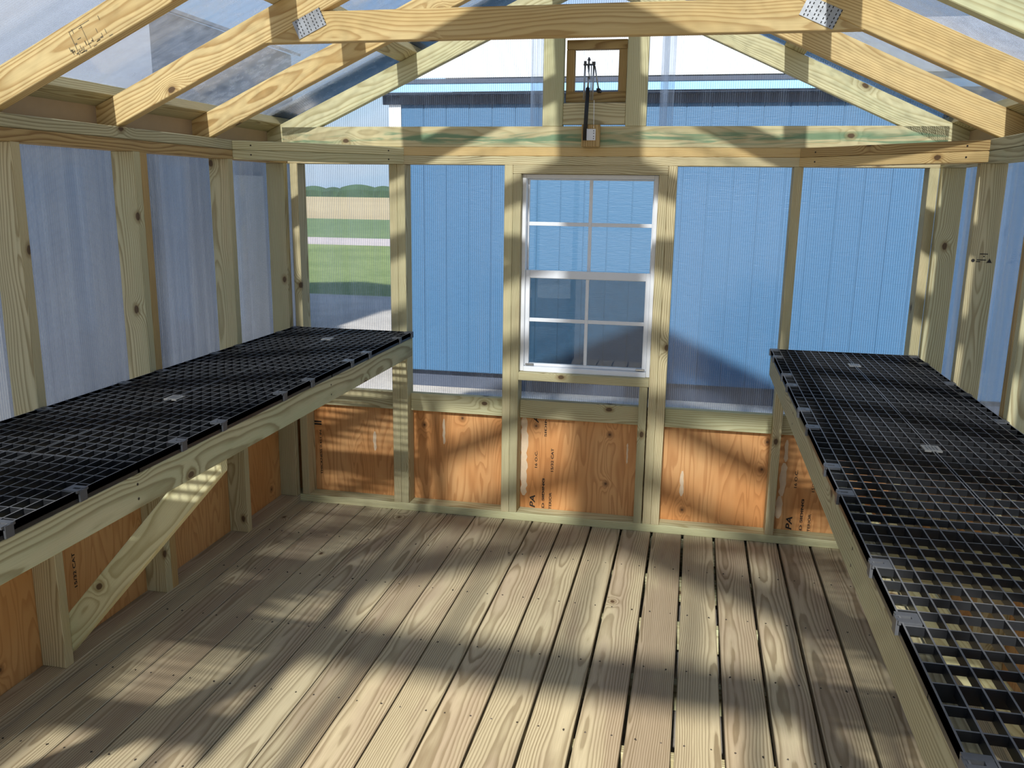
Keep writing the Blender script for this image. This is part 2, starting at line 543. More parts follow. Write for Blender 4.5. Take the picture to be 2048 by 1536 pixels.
class MB:
    def __init__(s):
        s.v = []
        s.f = []

    def box(s, X, Y, Z):
        i = len(s.v)
        for a in X:
            for b in Y:
                for c in Z:
                    s.v.append((a, b, c))
        s.f += [(i, i + 1, i + 3, i + 2), (i + 4, i + 6, i + 7, i + 5), (i, i + 4, i + 5, i + 1),
                (i + 2, i + 3, i + 7, i + 6), (i, i + 2, i + 6, i + 4), (i + 1, i + 5, i + 7, i + 3)]

    def quad(s, *p):
        i = len(s.v)
        s.v += [tuple(q) for q in p]
        s.f.append(tuple(range(i, i + len(p))))

    def cyl(s, a, b, r, n=12, r2=None):
        a = Vector(a)
        b = Vector(b)
        d = (b - a).normalized()
        u = d.orthogonal().normalized()
        w = d.cross(u)
        r2 = r if r2 is None else r2
        i = len(s.v)
        for k in range(n):
            t = 2 * math.pi * k / n
            e = u * math.cos(t) + w * math.sin(t)
            s.v.append(tuple(a + e * r))
            s.v.append(tuple(b + e * r2))
        for k in range(n):
            j = (k + 1) % n
            s.f.append((i + 2 * k, i + 2 * j, i + 2 * j + 1, i + 2 * k + 1))
        s.f.append(tuple(i + 2 * k for k in reversed(range(n))))
        s.f.append(tuple(i + 2 * k + 1 for k in range(n)))

    def mesh(s, smooth=False):
        me = bpy.data.meshes.new('part')
        me.from_pydata(s.v, [], s.f)
        me.update()
        bm = bmesh.new()
        bm.from_mesh(me)
        bmesh.ops.recalc_face_normals(bm, faces=bm.faces)
        bm.to_mesh(me)
        bm.free()
        if smooth:
            for p in me.polygons:
                p.use_smooth = len(p.vertices) == 4
        return me


# ------------------------------------------------------------------ dimensions (metres)
XL, XR, XC = -1.642, 1.212, -0.215
YF = -4.06                      # inner face of the front wall
D, T = 0.089, 0.038             # 2x4
H = 1.675                       # underside of top plates
TP = H + 2 * T                  # top of plates
SL = 0.455                      # roof slope
CS = 1 / math.sqrt(1 + SL * SL)
SN = SL * CS
Z0 = 1.764                      # rafter underside at the inner wall face
GZ = -0.22                      # ground level


def zr(x):                      # underside of rafters
    return Z0 + SL * (1.427 - abs(x - XC))


# ------------------------------------------------------------------ floor
floor = empty('floor', (0, 0, 0), 'structure')
P = 0.143
x0 = -1.2945
k = -4
planks = []
while x0 + k * P < XR + D + 0.05:
    a, b = x0 + k * P, x0 + (k + 1) * P
    g0 = 0.0018 + 0.0038 * min(max((a + 0.8) / 0.9, 0), 1)
    g1 = 0.0018 + 0.0038 * min(max((b + 0.8) / 0.9, 0), 1)
    a2, b2 = max(a + g0, XL - D), min(b - g1, XR + D)
    if b2 - a2 > 0.02:
        planks.append((a2, b2))
        box('floor_plank', floor, 'deck', (a2, b2), (YF - D, D), (-T, 0), 'y', 0.003)
    k += 1
jy = [0.03 - 0.406 * i for i in range(11)]
for y in jy:
    box('joist', floor, 'rail', (XL - D, XR + D), (y - T, y), (-T - 0.10, -T - 0.0005), 'x')
nm = MB()
for a, b in planks:
    for y in jy:
        for xx in (a + 0.028, b - 0.028):
            nm.cyl((xx + rnd.uniform(-.006, .006), y - T / 2 + rnd.uniform(-.008, .008), -0.003), (xx, y - T / 2, 0.0006), 0.0032, 6)
link('nail_heads', nm.mesh(), 'nail', floor, 'stuff')
skirt = empty('trim_1', (0, 0, 0), 'structure')
box('skid', skirt, 'rail', (XL - D - 0.03, XL - D), (YF - D, D), (GZ, -T - 0.002))
box('skid', skirt, 'rail', (XR + D, XR + D + 0.03), (YF - D, D), (GZ, -T - 0.002))
box('skid', skirt, 'rail', (XL - D, XR + D), (D, D + 0.03), (GZ, -T - 0.002))

# ------------------------------------------------------------------ twin-wall sheets
RIB = 0.0095
TH = 0.006


def sheet(parent, o, u, v, poly, mat='poly'):
    """twin-wall sheet: o origin, u across the flutes, v along the flutes (unit), poly = list of (a,b) outline, convex.
    Skins as two faces and edges; ribs are a sub-part."""
    o, u, v = Vector(o), Vector(u).normalized(), Vector(v).normalized()
    n = u.cross(v)
    mb = MB()
    for k in (0, TH):
        mb.quad(*[o + u * a + v * b + n * k for a, b in poly])
    me = bpy.data.meshes.new('sheet')
    me.from_pydata(mb.v, [], mb.f)
    me.update()
    ob = link('polycarbonate_sheet', me, mat, parent)
    amin = min(a for a, b in poly)
    amax = max(a for a, b in poly)
    rb = MB()
    a = amin + RIB / 2
    while a < amax:
        lo, hi = None, None
        m = len(poly)
        zs = []
        for i in range(m):
            (a1, b1), (a2, b2) = poly[i], poly[(i + 1) % m]
            if (a1 - a) * (a2 - a) <= 0 and abs(a1 - a2) > 1e-9:
                zs.append(b1 + (b2 - b1) * (a - a1) / (a2 - a1))
        if len(zs) >= 2:
            lo, hi = min(zs), max(zs)
            q = o + u * a
            rb.quad(q + v * lo, q + v * hi, q + v * hi + n * TH, q + v * lo + n * TH)
            e, m2 = u * 0.0014, n * (TH / 2)
            rb.quad(q - e + v * lo + m2, q + e + v * lo + m2, q + e + v * hi + m2, q - e + v * hi + m2)
        a += RIB
    me2 = bpy.data.meshes.new('ribs')
    me2.from_pydata(rb.v, [], rb.f)
    me2.update()
    sub('flute_ribs', me2, 'polyrib', ob, 'stuff')
    return ob


# ------------------------------------------------------------------ lettering
def text_mesh(body, length, height):
    cu = bpy.data.curves.new('txt', 'FONT')
    cu.body = body
    cu.size = 1.0
    cu.extrude = 0.0
    cu.offset = 0.022
    to = bpy.data.objects.new('txt', cu)
    COL.objects.link(to)
    bpy.context.view_layer.update()
    me = bpy.data.meshes.new_from_object(to.evaluated_get(bpy.context.evaluated_depsgraph_get()))
    bpy.data.objects.remove(to)
    bpy.data.curves.remove(cu)
    xs = [v.co.x for v in me.vertices]
    ys = [v.co.y for v in me.vertices]
    sx = length / (max(xs) - min(xs))
    sy = height / (max(ys) - min(ys))
    for v in me.vertices:
        v.co.x = (v.co.x - min(xs)) * sx
        v.co.y = (v.co.y - min(ys)) * sy
    me.materials.clear()
    return me


def stamp(part, body, z0, z1, xb, height, plane='y', pos=None, slant=0.0, mat='ink'):
    """lettering reading upwards; xb = baseline coordinate (x on a y plane, y on an x plane)"""
    me = text_mesh(body, z1 - z0, height)
    for v in me.vertices:
        l, h = v.co.x + slant * v.co.y, v.co.y
        if plane == 'y':
            v.co = (xb - h, pos, z0 + l)
        else:
            v.co = (pos, xb - h, z0 + l)
    return sub('stamp_lettering', me, mat, part)


def smear(part, x, z0, z1, w, y, seed, lumps=14, plane='y'):
    r = random.Random(seed)
    L, Rr = [], []
    n = lumps
    for i in range(n + 1):
        zz = z0 + (z1 - z0) * i / n
        e = 0.35 if i in (0, n) else 1.0
        L.append((x - w * e * r.uniform(0.3, 0.6), zz))
        Rr.append((x + w * e * r.uniform(0.3, 0.6), zz))
    mb = MB()
    for i in range(n):
        for k in (0,):
            mb.quad((L[i][0], y, L[i][1]), (Rr[i][0], y, Rr[i][1]), (Rr[i + 1][0], y, Rr[i + 1][1]), (L[i + 1][0], y, L[i + 1][1]))
            mb.quad((L[i][0], y, L[i][1]), (L[i + 1][0], y, L[i + 1][1]), (L[i + 1][0] - .001, y + .0012, L[i + 1][1]), (L[i][0] - .001, y + .0012, L[i][1]))
    return sub('putty_smear', mb.mesh(), 'putty', part)


# ------------------------------------------------------------------ back wall
wb = empty('wall_back', (0, 0, 0), 'structure')
box('bottom_plate', wb, 'pale', (XL - D, XR + D), (0, D), (0, T), 'x')
box('top_plate', wb, 'treated', (XL - D, XR + D), (0, D), (H, H + T), 'x')
box('top_plate', wb, 'yellow', (XL - D, XR + D), (0, D), (H + T + 0.0004, TP), 'x')
KING_L, JACK_L = (-0.5935, -0.5555), (-0.5548, -0.5170)
KING_R, JACK_R, CRIP = (0.1285, 0.1665), (0.0900, 0.1278), (0.0470, 0.0850)
for X in ((-1.630, -1.592), (-1.1385, -1.1005), (-1.0997, -1.0620), KING_L, KING_R, (0.646, 0.684), (1.174, 1.212)):
    box('stud', wb, 'treated', X, (0, D), (T, H), 'z')
for X in (JACK_L, JACK_R):
    box('jack_stud', wb, 'treated', X, (0, D), (T, 1.637), 'z')
box('cripple_stud', wb, 'treated', CRIP, (0, D), (T, 0.697), 'z')
box('window_header', wb, 'treated', (-0.5550, 0.1280), (0, D), (1.6375, H - 0.0003), 'x')
box('window_sill_board', wb, 'treated', (-0.5168, 0.0898), (-0.004, D), (0.6975, 0.7355), 'x')
BZ = (0.503, 0.591)
for X, mt in (((-1.592, -1.1385), 'treated'), ((-1.062, -0.5935), 'pale'), ((-0.517, 0.047), 'treated'), ((0.1665, 0.646), 'pale'), ((0.684, 1.174), 'treated')):
    box('block', wb, mt, (X[0] + .0005, X[1] - .0005), (0.051, D), BZ, 'x')
SHEETS = ((-1.742, -0.5305), (-0.5295, 0.6885), (0.6895, 1.312))
ply = []
for X in SHEETS:
    ply.append(box('plywood_panel', wb, 'ply', X, (D, D + 0.012), (-T, 0.580), 'z', 0.0005))
PY = D - 0.0006
stamp(ply[0], 'THICKNESS 0.451 IN.', 0.121, 0.362, -1.556, 0.011, pos=PY)
for zb in (0.384, 0.397):
    mb = MB()
    mb.box((-1.600, -1.554), (PY - .0002, PY + .0006), (zb, zb + 0.0085))
    sub('stamp_bar', mb.mesh(), 'ink', ply[0])
for pl, dx, full in ((ply[1], 0.0, True), (ply[2], 1.2135, False)):
    stamp(pl, 'APA', -0.002, 0.104, -0.4405 + dx, 0.027, pos=PY, slant=0.25)
    stamp(pl, 'RATED SIDING', -0.045, 0.193, -0.3945 + dx, 0.0125, pos=PY)
    mb = MB()
    mb.box((-0.4030 + dx, -0.4010 + dx), (PY - .0004, PY + .0004), (0.088, 0.194))
    sub('stamp_bar', mb.mesh(), 'ink', pl)
    stamp(pl, 'EXTERIOR', 0.006, 0.124, -0.3590 + dx, 0.0125, pos=PY)
    stamp(pl, '16 O.C.', 0.245, 0.330, -0.4330 + dx, 0.0125, pos=PY)
    stamp(pl, '15/32 CAT', 0.231, 0.349, -0.3530 + dx, 0.0130, pos=PY)
    stamp(pl, 'APA', 0.470, 0.575, -0.4300 + dx, 0.030, pos=PY, slant=0.25)
    stamp(pl, 'SIDING', 0.405, 0.530, -0.3900 + dx, 0.0110, pos=PY)
smear(ply[1], -0.499, 0.098, 0.498, 0.034, PY, 3, 22)
smear(ply[1], 0.000, 0.300, 0.40, 0.008, PY, 31, 10)
smear(ply[1], 0.262, 0.160, 0.285, 0.017, PY, 5, 7)
smear(ply[0], -1.268, 0.27, 0.37, 0.018, PY, 8, 6)
smear(ply[0], -0.905, 0.33, 0.46, 0.014, PY, 9, 9)
smear(ply[2], 0.708, 0.090, 0.200, 0.032, PY, 11, 6)
smear(ply[2], 0.716, 0.200, 0.360, 0.030, PY, 12, 8)
smear(ply[2], 0.722, 0.365, 0.470, 0.018, PY, 13, 6)
# clear sheets of the back wall (below the gable)
YS = D + 0.0125
for X, Z in (((-1.74, -0.5555), (0.548, TP + 0.02)), ((-0.554, 0.1275), (0.548, 0.7355)), ((0.1285, 1.31), (0.548, TP + 0.02)), ((-0.5545, 0.1275), (1.632, TP + 0.02))):
    sheet(wb, (0, YS, 0), (1, 0, 0), (0, 0, 1), [(X[0], Z[0]), (X[1], Z[0]), (X[1], Z[1]), (X[0], Z[1])])
# gable
box('gable_chord', wb, 'stained', (XL - 0.02, XR + 0.02), (0.0, T), (TP + .0004, TP + D), 'x')
GC = TP + D
for X in ((-0.427, -0.338), (-0.066, 0.023)):
    xm = min(abs(X[0] - XC), abs(X[1] - XC))
    hi = max(abs(X[0] - XC), abs(X[1] - XC))
    box('gable_stud', wb, 'pale', X, (0.0005, T), (GC + .0004, zr(XC + hi) - 0.001), 'z')
box('vent_block', wb, 'treated', (-0.3378, -0.0662), (0.004, T), (GC + 0.008, 1.937), 'x')
for sgn in (-1, 1):
    ex = 1.427 + 0.10
    Lr = ex / CS
    mid = Vector((XC + sgn * ex, T / 2, Z0 + SL * (1.427 - ex))) + Vector((-sgn * SN, 0, CS)) * D / 2 * 1.0
    mid = Vector((XC + sgn * ex, T / 2, Z0 + SL * (1.427 - ex))) + Vector((sgn * SN, 0, CS)) * (D / 2)
    # lower end plumb, upper end plumb at the ridge
    ax = Vector((-sgn * CS, 0, SN))
    ay = Vector((sgn * SN, 0, CS))
    # shift so that the plumb cut lies at x = XC +- ex along the centre line
    board('gable_rafter', wb, 'pale', mid, ax, ay, Lr - 0.0, D, T, SL, SL)
RT = D / CS
XE, ZE = 1.427 + D + 0.02, TP - 0.02
for X in ((XL - D, -0.470), (-0.468, 0.098), (0.100, XR + D)):
    top = lambda x: zr(x) + RT + 0.035
    pts = [(X[0], GC - 0.03), (X[1], GC - 0.03), (X[1], top(X[1]))]
    if X[0] < XC < X[1]:
        # leave the vent opening
        sheet(wb, (0, YS, 0), (1, 0, 0), (0, 0, 1), [(X[0], GC - 0.03), (-0.343, GC - 0.03), (-0.343, top(-0.343)), (X[0], top(X[0]))])
        sheet(wb, (0, YS, 0), (1, 0, 0), (0, 0, 1), [(-0.061, GC - 0.03), (X[1], GC - 0.03), (X[1], top(X[1])), (-0.061, top(-0.061))])
        sheet(wb, (0, YS, 0), (1, 0, 0), (0, 0, 1), [(-0.342, GC - 0.03), (-0.062, GC - 0.03), (-0.062, 1.936), (-0.342, 1.936)])
        sheet(wb, (0, YS, 0), (1, 0, 0), (0, 0, 1), [(-0.342, 2.212), (-0.062, 2.212), (-0.062, top(-0.062)), (XC, top(XC)), (-0.342, top(-0.342))])
    else:
        pts.append((X[0], top(X[0])))
        sheet(wb, (0, YS, 0), (1, 0, 0), (0, 0, 1), pts)
for xj in (-0.469, 0.102):
    mb = MB()
    mb.box((xj - 0.030, xj + 0.030), (YS - 0.003, YS - 0.001), (GC, zr(xj) + RT))
    mb.box((xj - 0.003, xj + 0.003), (YS - 0.010, YS - 0.003), (GC, zr(xj) + RT))
    mb.box((xj - 0.030, xj + 0.030), (YS + TH + .001, YS + TH + 0.003), (GC, zr(xj) + RT))
    link('joint_strip', mb.mesh(), 'polyjoint', wb)

# ------------------------------------------------------------------ side walls
def side_wall(name, sgn, xin, studs, texts, brace):
    w = empty(name, (0, 0, 0), 'structure')
    X = (xin - D, xin) if sgn < 0 else (xin, xin + D)
    Y = (YF, 0.0)
    box('bottom_plate', w, 'deck', X, (Y[0], -0.0005), (0, T), 'y')
    box('top_plate', w, 'brown' if sgn < 0 else 'rail', X, (Y[0], -0.0005), (H, H + T - .0006), 'y')
    box('top_plate', w, 'rail', X, (Y[0], -0.0005), (H + T + 0.0006, TP), 'y')
    prev = -0.0385
    box('stud', w, 'treated', X, (-0.0385, -0.0005), (T, H), 'z')
    xb = (xin - D, xin - D + T) if sgn < 0 else (xin + D - T, xin + D)
    for (a, b) in studs:
        n = max(1, round((b - a) / T))
        for i in range(n):
            box('stud', w, 'treated' if i == 0 else 'brown', X, (a + i * T + .0004, a + (i + 1) * T - .0004), (T, H), 'z')
        box('block', w, 'rail', xb, (b + .0005, prev - .0005), BZ, 'y')
        prev = a
    xo = xin - D if sgn < 0 else xin + D
    px = (xo - 0.012, xo) if sgn < 0 else (xo, xo + 0.012)
    edges = [0.10, -1.119, -2.338, -3.557, YF - D - .012]
    pls = []
    for i in range(4):
        pls.append(box('plywood_panel', w, 'ply_side', px, (edges[i + 1] + .0005, edges[i] - .0005), (-T, 0.580), 'z', 0.0005))
    for (i, body, z0, z1, yb) in texts:
        stamp(pls[i], body, z0, z1, yb, 0.014, 'x', xo + 0.0006)
    for i in range(4):
        ya, yb = edges[i + 1] + .001, edges[i] - .001
        xs = xo - 0.0125 if sgn < 0 else xo + 0.0125
        if sgn < 0:
            sheet(w, (xs, 0, 0), (0, -1, 0), (0, 0, 1), [(-yb, 0.548), (-ya, 0.548), (-ya, TP - 0.005), (-yb, TP - 0.005)])
        else:
            sheet(w, (xs, 0, 0), (0, 1, 0), (0, 0, 1), [(ya, 0.548), (yb, 0.548), (yb, TP - 0.005), (ya, TP - 0.005)])
    # eave closure
    xq = (xo - 0.022, xo - 0.006) if sgn < 0 else (xo + 0.006, xo + 0.022)
    box('eave_trim', w, 'tan', xq, (YF - D, D), (TP - 0.003, zr(xo) + RT - 0.002), 'y', 0.001)
    # corner brace, two boards
    (xa, yb0) = brace
    a = Vector((xin, yb0, 0))
    b = Vector((xa, 0, 0))
    d = (b - a)
    L = d.length
    d.normalize()
    nrm = Vector((0, 0, 1)).cross(d)
    if nrm.y < 0:
        nrm = -nrm
    # inner face runs a -> b; board lies behind it (towards the corner)
    mid = a + nrm * (D / 2)
    # mitres: ends lie on x = xin and y = 0
    c0 = -nrm.x / d.x
    c1 = -nrm.y / d.y
    for k, z in enumerate((H + T / 2, H + 1.5 * T)):
        s0 = a + nrm * D / 2 + Vector((0, 0, z))
        ob = board('corner_brace', w, 'pale' if sgn < 0 else ('yellow' if k == 0 else 'brown'),
                   s0 + d * (c0 * D / 2), d, nrm, L + (c1 - c0) * D / 2, D - .001, T - .001, c0, c1)
        mb = MB()
        for f in (0.10, 0.90):
            q = a + d * L * f + Vector((0, 0, z))
            mb.cyl(q + nrm * 0.002, q - nrm * 0.0006, 0.0035, 7)
        sub('nail_head', mb.mesh(), 'nail', ob)
    return w


wl = side_wall('wall_left', -1, XL,
               [(-0.535, -0.497), (-1.157, -1.081), (-1.712, -1.674), (-2.27, -2.232), (-2.83, -2.792), (-3.40, -3.362), (YF + .0005, YF + T + .0005)],
               [(1, '15/32 CAT', 0.226, 0.350, -1.520)], (-1.062, -0.497))
wr = side_wall('wall_right', 1, XR,
               [(-0.527, -0.489), (-1.10, -1.024), (-1.70, -1.662), (-2.26, -2.222), (-2.82, -2.782), (-3.40, -3.362), (YF + .0005, YF + T + .0005)],
               [], (0.663, -0.606))

# ------------------------------------------------------------------ front wall (behind the viewpoint), open doorway
wf = empty('wall_front', (0, 0, 0), 'structure')
DX = (-0.825, 0.395)
box('bottom_plate', wf, 'treated', (XL - D, DX[0]), (YF - D, YF - .0005), (0, T), 'x')
box('bottom_plate', wf, 'treated', (DX[1], XR + D), (YF - D, YF - .0005), (0, T), 'x')
box('top_plate', wf, 'treated', (XL - D, XR + D), (YF - D, YF - .0005), (H, H + T - .0005), 'x')
box('top_plate', wf, 'treated', (XL - D, XR + D), (YF - D, YF - .0005), (H + T, TP), 'x')
for X in ((-1.63, -1.592), (-1.23, -1.192), (DX[0] - T, DX[0]), (DX[1], DX[1] + T), (0.79, 0.828), (1.174, 1.212)):
    box('stud', wf, 'treated', X, (YF - D, YF - .0005), (T, H), 'z')
for X in ((XL - D - .01, DX[0]), (DX[1], XR + D + .01)):
    box('plywood_panel', wf, 'ply', X, (YF - D - .012, YF - D), (-T, 0.58), 'z', 0.0005)
    sheet(wf, (0, YF - D - .0125 - TH, 0), (1, 0, 0), (0, 0, 1), [(X[0], .548), (X[1], .548), (X[1], TP), (X[0], TP)])
box('gable_chord', wf, 'treated', (XL - .02, XR + .02), (YF - D, YF - D + T), (TP + .0004, GC), 'x')
for X in ((-1.08, -1.042), (-0.66, -0.622), (-0.234, -0.196), (0.19, 0.228), (0.61, 0.648)):
    hi = max(abs(X[0] - XC), abs(X[1] - XC))
    box('gable_stud', wf, 'pale', X, (YF - D, YF - D + T), (GC + .0004, zr(XC + hi) - .001), 'z')
for sgn in (-1, 1):
    ex = 1.427 + 0.10
    mid = Vector((XC + sgn * ex, YF - D + T / 2, Z0 + SL * (1.427 - ex))) + Vector((sgn * SN, 0, CS)) * (D / 2)
    board('gable_rafter', wf, 'pale', mid, (-sgn * CS, 0, SN), (sgn * SN, 0, CS), ex / CS, D, T, SL, SL)
for X in ((XL - D, XC), (XC, XR + D)):
    top = lambda x: zr(x) + RT + 0.035
    sheet(wf, (0, YF - D - .0125 - TH, 0), (1, 0, 0), (0, 0, 1), [(X[0], GC - .03), (X[1], GC - .03), (X[1], top(X[1])), (X[0], top(X[0]))])

# ------------------------------------------------------------------ roof
roof = empty('ceiling', (0, 0, 0), 'structure')
RY = [-0.63, -1.205, -1.745, -2.31, -2.87, -3.43]
TIEZ = (2.005, 2.094)


def connector(parent_part, cx, cz, y, ang, wdt=0.100, hgt=0.055):
    ca, sa = math.cos(ang), math.sin(ang)
    tf = lambda u, v, w: (cx + ca * u - sa * v, y + w, cz + sa * u + ca * v)
    mb = MB()
    a = [tf(-wdt / 2, -hgt / 2, 0), tf(wdt / 2, -hgt / 2, 0), tf(wdt / 2, hgt / 2, 0), tf(-wdt / 2, hgt / 2, 0)]
    b = [(p[0], p[1] - 0.0015, p[2]) for p in a]
    mb.quad(*a)
    mb.quad(*b)
    for i in range(4):
        j = (i + 1) % 4
        mb.quad(a[i], a[j], b[j], b[i])
    pl = sub('connector_plate', mb.mesh(), 'galv', parent_part)
    sl = MB()
    for iu in range(4):
        for iv in range(5):
            for h in (0, 1):
                u = (-0.42 + 0.26 * iu + 0.10 * h) * wdt + 0.004
                v = (-0.40 + 0.2 * iv + 0.05 * h) * hgt
                q = [tf(u - .0015, v - .0030, -.0019), tf(u + .0015, v - .0030, -.0019), tf(u + .0015, v + .0030, -.0019), tf(u - .0015, v + .0030, -.0019)]
                sl.quad(*q)
    o = bpy.data.objects.new('tooth_slots', sl.mesh())
    o.data.materials.append(M['slot'])
    COL.objects.link(o)
    return pl, o


for i, y in enumerate(RY):
    parts = []
    for sgn in (-1, 1):
        ex = 1.427 + 0.113
        base = Vector((XC + sgn * ex, y + T / 2, Z0 + SL * (1.427 - ex)))
        mid = base + Vector((sgn * SN, 0, CS)) * (D / 2)
        mt = 'yellow' if not (i == 2 and sgn > 0) else 'pale'
        parts.append(board('rafter', roof, mt, mid, (-sgn * CS, 0, SN), (sgn * SN, 0, CS), ex / CS, D, T, SL, SL))
    if i in (1, 3, 5):
        # tie beam between the rafters, sloped ends
        zb, zt = TIEZ
        hb = 1.427 - (zb - Z0) / SL
        ht = 1.427 - (zt - Z0) / SL
        m = (hb + ht) / 2
        tie = board('tie_beam', roof, 'yellow', (XC - m, y + T / 2, (zb + zt) / 2), (1, 0, 0), (0, 0, 1), 2 * m, zt - zb, T - .001,
                    (hb - ht) / (zt - zb), -(hb - ht) / (zt - zb))
        if i == 1:
            for sgn, cx, cz in ((-1, -0.957, 2.059), (1, 0.562, 2.052)):
                pl, sl = connector(tie, cx, cz, y - 0.0008, -sgn * math.atan(SL))
                sl.parent = tie
                sl.matrix_parent_inverse = tie.matrix_basis.inverted()
                sl['kind'] = 'stuff'
# purlins lying on the rafters
OV = 0.16
for sgn in (-1, 1):
    for xi, nm_ in ((1.427 + 0.025, 'eave_purlin'), (0.784, 'purlin'), (0.09, 'ridge_purlin')):
        # xi = horizontal distance of the upslope edge from the ridge
        up = Vector((XC + sgn * xi, 0, Z0 + SL * (1.427 - xi) + RT))
        dn = Vector((sgn * CS, 0, -SN))
        nn = Vector((sgn * SN, 0, CS))
        c = up + dn * (D / 2) + nn * (T / 2 + .0006)
        board(nm_, roof, 'treated', (c.x, YF - D - OV, c.z), (0, 1, 0), dn, -YF + 2 * D + 2 * OV, D, T)
ROFF = T + 0.0016
wsh = 1.219
for sgn in (-1, 1):
    dn = Vector((sgn * CS, 0, -SN))
    nn = Vector((sgn * SN, 0, CS))
    o0 = Vector((XC, 0, Z0 + SL * 1.427 + RT)) + nn * ROFF
    slope_len = (1.427 + D + 0.10) / CS
    ya = D + OV
    yend = YF - D - OV
    while ya > yend + 0.01:
        yb = max(ya - wsh, yend)
        if sgn < 0:
            # u x v must point outwards (nn)
            sheet(roof, o0, (0, 1, 0), dn, [(yb + .001, 0.0), (ya - .001, 0.0), (ya - .001, slope_len), (yb + .001, slope_len)], 'polyroof')
        else:
            sheet(roof, o0, (0, -1, 0), dn, [(-ya + .001, 0.0), (-yb - .001, 0.0), (-yb - .001, slope_len), (-ya + .001, slope_len)], 'polyroof')
        if yb > yend + 0.01:
            mb = MB()
            for k in (-0.004, TH + 0.002):
                p0 = o0 + nn * k
                mb.quad(p0 + Vector((0, yb - .028, 0)), p0 + Vector((0, yb + .028, 0)), p0 + Vector((0, yb + .028, 0)) + dn * slope_len, p0 + Vector((0, yb - .028, 0)) + dn * slope_len)
            me = bpy.data.meshes.new('joint')
            me.from_pydata(mb.v, [], mb.f)
            link('joint_strip', me, 'polyjoint', roof)
        ya = yb
    # opaque rake flashing over the gable edge
    for (y0, y1) in ((-0.06, D + OV + .01), (YF - D - OV - .01, YF + 0.02)):
        c = o0 + nn * (TH + 0.004) + dn * (slope_len / 2)
        board('rake_flashing', roof, 'flash', c - Vector((0, 0, 0)) - dn * slope_len / 2 + Vector((0, (y0 + y1) / 2, 0)), dn, (0, 1, 0), slope_len, y1 - y0, 0.002, bev=0)
    c = o0 + nn * (TH + 0.008)
    board('ridge_cap', roof, 'flash', c + Vector((0, D + OV + .02, 0)) + dn * 0.047, (0, -1, 0), dn, -YF + 2 * D + 2 * OV + .04, 0.196, 0.002, bev=0)

# ------------------------------------------------------------------ window
win = empty('window_1', (0, 0, 0), 'structure')
WX, WZ = (-0.5165, 0.0895), (0.736, 1.6365)
FY = (0.030, 0.105)
fw = 0.018
box('jamb', win, 'alu', (WX[0], WX[0] + fw), FY, WZ, 'z')
box('jamb', win, 'alu', (WX[1] - fw, WX[1]), FY, WZ, 'z')
box('head', win, 'alu', (WX[0] + fw, WX[1] - fw), FY, (WZ[1] - fw, WZ[1]), 'x')
box('sill', win, 'alu', (WX[0] + fw, WX[1] - fw), (0.022, 0.105), (WZ[0], WZ[0] + 0.024), 'x')


def sash(name, y, z0, z1, top, bot, st, zm):
    a, b = WX[0] + fw + .0005, WX[1] - fw - .0005
    s = box(name + '_stile', win, 'alu', (a, a + st), (y, y + .022), (z0, z1), 'z')
    box(name + '_stile', win, 'alu', (b - st, b), (y, y + .022), (z0, z1), 'z')
    box(name + '_rail', win, 'alu', (a + st, b - st), (y, y + .022), (z1 - top, z1), 'x')
    box(name + '_rail', win, 'alu', (a + st, b - st), (y, y + .022), (z0, z0 + bot), 'x')
    xm = (a + b) / 2 + 0.002
    mw = 0.0075
    box('muntin', win, 'alu', (xm - mw, xm + mw), (y + .004, y + .016), (z0 + bot, z1 - top), 'z', 0.001)
    for X in ((a + st, xm - mw), (xm + mw, b - st)):
        box('muntin', win, 'alu', X, (y + .004, y + .016), (zm - .0085, zm + .0085), 'x', 0.001)
        for Z in ((z0 + bot, zm - .0085), (zm + .0085, z1 - top)):
            box('pane', win, 'glass', (X[0] - .003, X[1] + .003), (y + .0095, y + .0115), (Z[0] - .003, Z[1] + .003), 'z', 0)


sash('upper_sash', 0.075, 1.172, WZ[1] - fw - .0005, 0.006, 0.030, 0.006, 1.417)
sash('lower_sash', 0.044, WZ[0] + 0.0245, 1.208, 0.036, 0.012, 0.020, 0.978)
box('insect_screen', win, 'screen', (WX[0] + fw + .004, WX[1] - fw - .004), (0.0985, 0.0990), (WZ[0] + .026, 1.190), 'z', 0)
for xx in (WX[0] + 0.045, WX[1] - 0.045):
    box('sash_latch', win, 'steel', (xx - 0.02, xx + 0.02), (0.034, 0.0438), (WZ[0] + 0.028, WZ[0] + 0.036), 'x', 0.001)

# ------------------------------------------------------------------ gable vent
vent = empty('window_2', (0, 0, 0), 'structure')
VX, VZ = (-0.334, -0.071), (1.944, 2.203)
VY = (0.052, 0.090)
box('vent_stile', vent, 'brown', (VX[0], VX[0] + 0.036), VY, (VZ[0] + 0.044, VZ[1] - 0.040), 'z')
box('vent_stile', vent, 'brown', (VX[1] - 0.036, VX[1]), VY, (VZ[0] + 0.044, VZ[1] - 0.040), 'z')
box('vent_rail', vent, 'brown', VX, VY, (VZ[0], VZ[0] + 0.0435), 'x')
box('vent_rail', vent, 'brown', VX, VY, (VZ[1] - 0.0395, VZ[1]), 'x')
sheet(vent, (0, VY[1] + .001, 0), (1, 0, 0), (0, 0, 1), [(VX[0], VZ[0]), (VX[1], VZ[0]), (VX[1], VZ[1]), (VX[0], VZ[1])])
box('vent_head', wb, 'treated', (-0.3378, -0.0662), (0.0005, T), (2.2075, 2.2455), 'x')

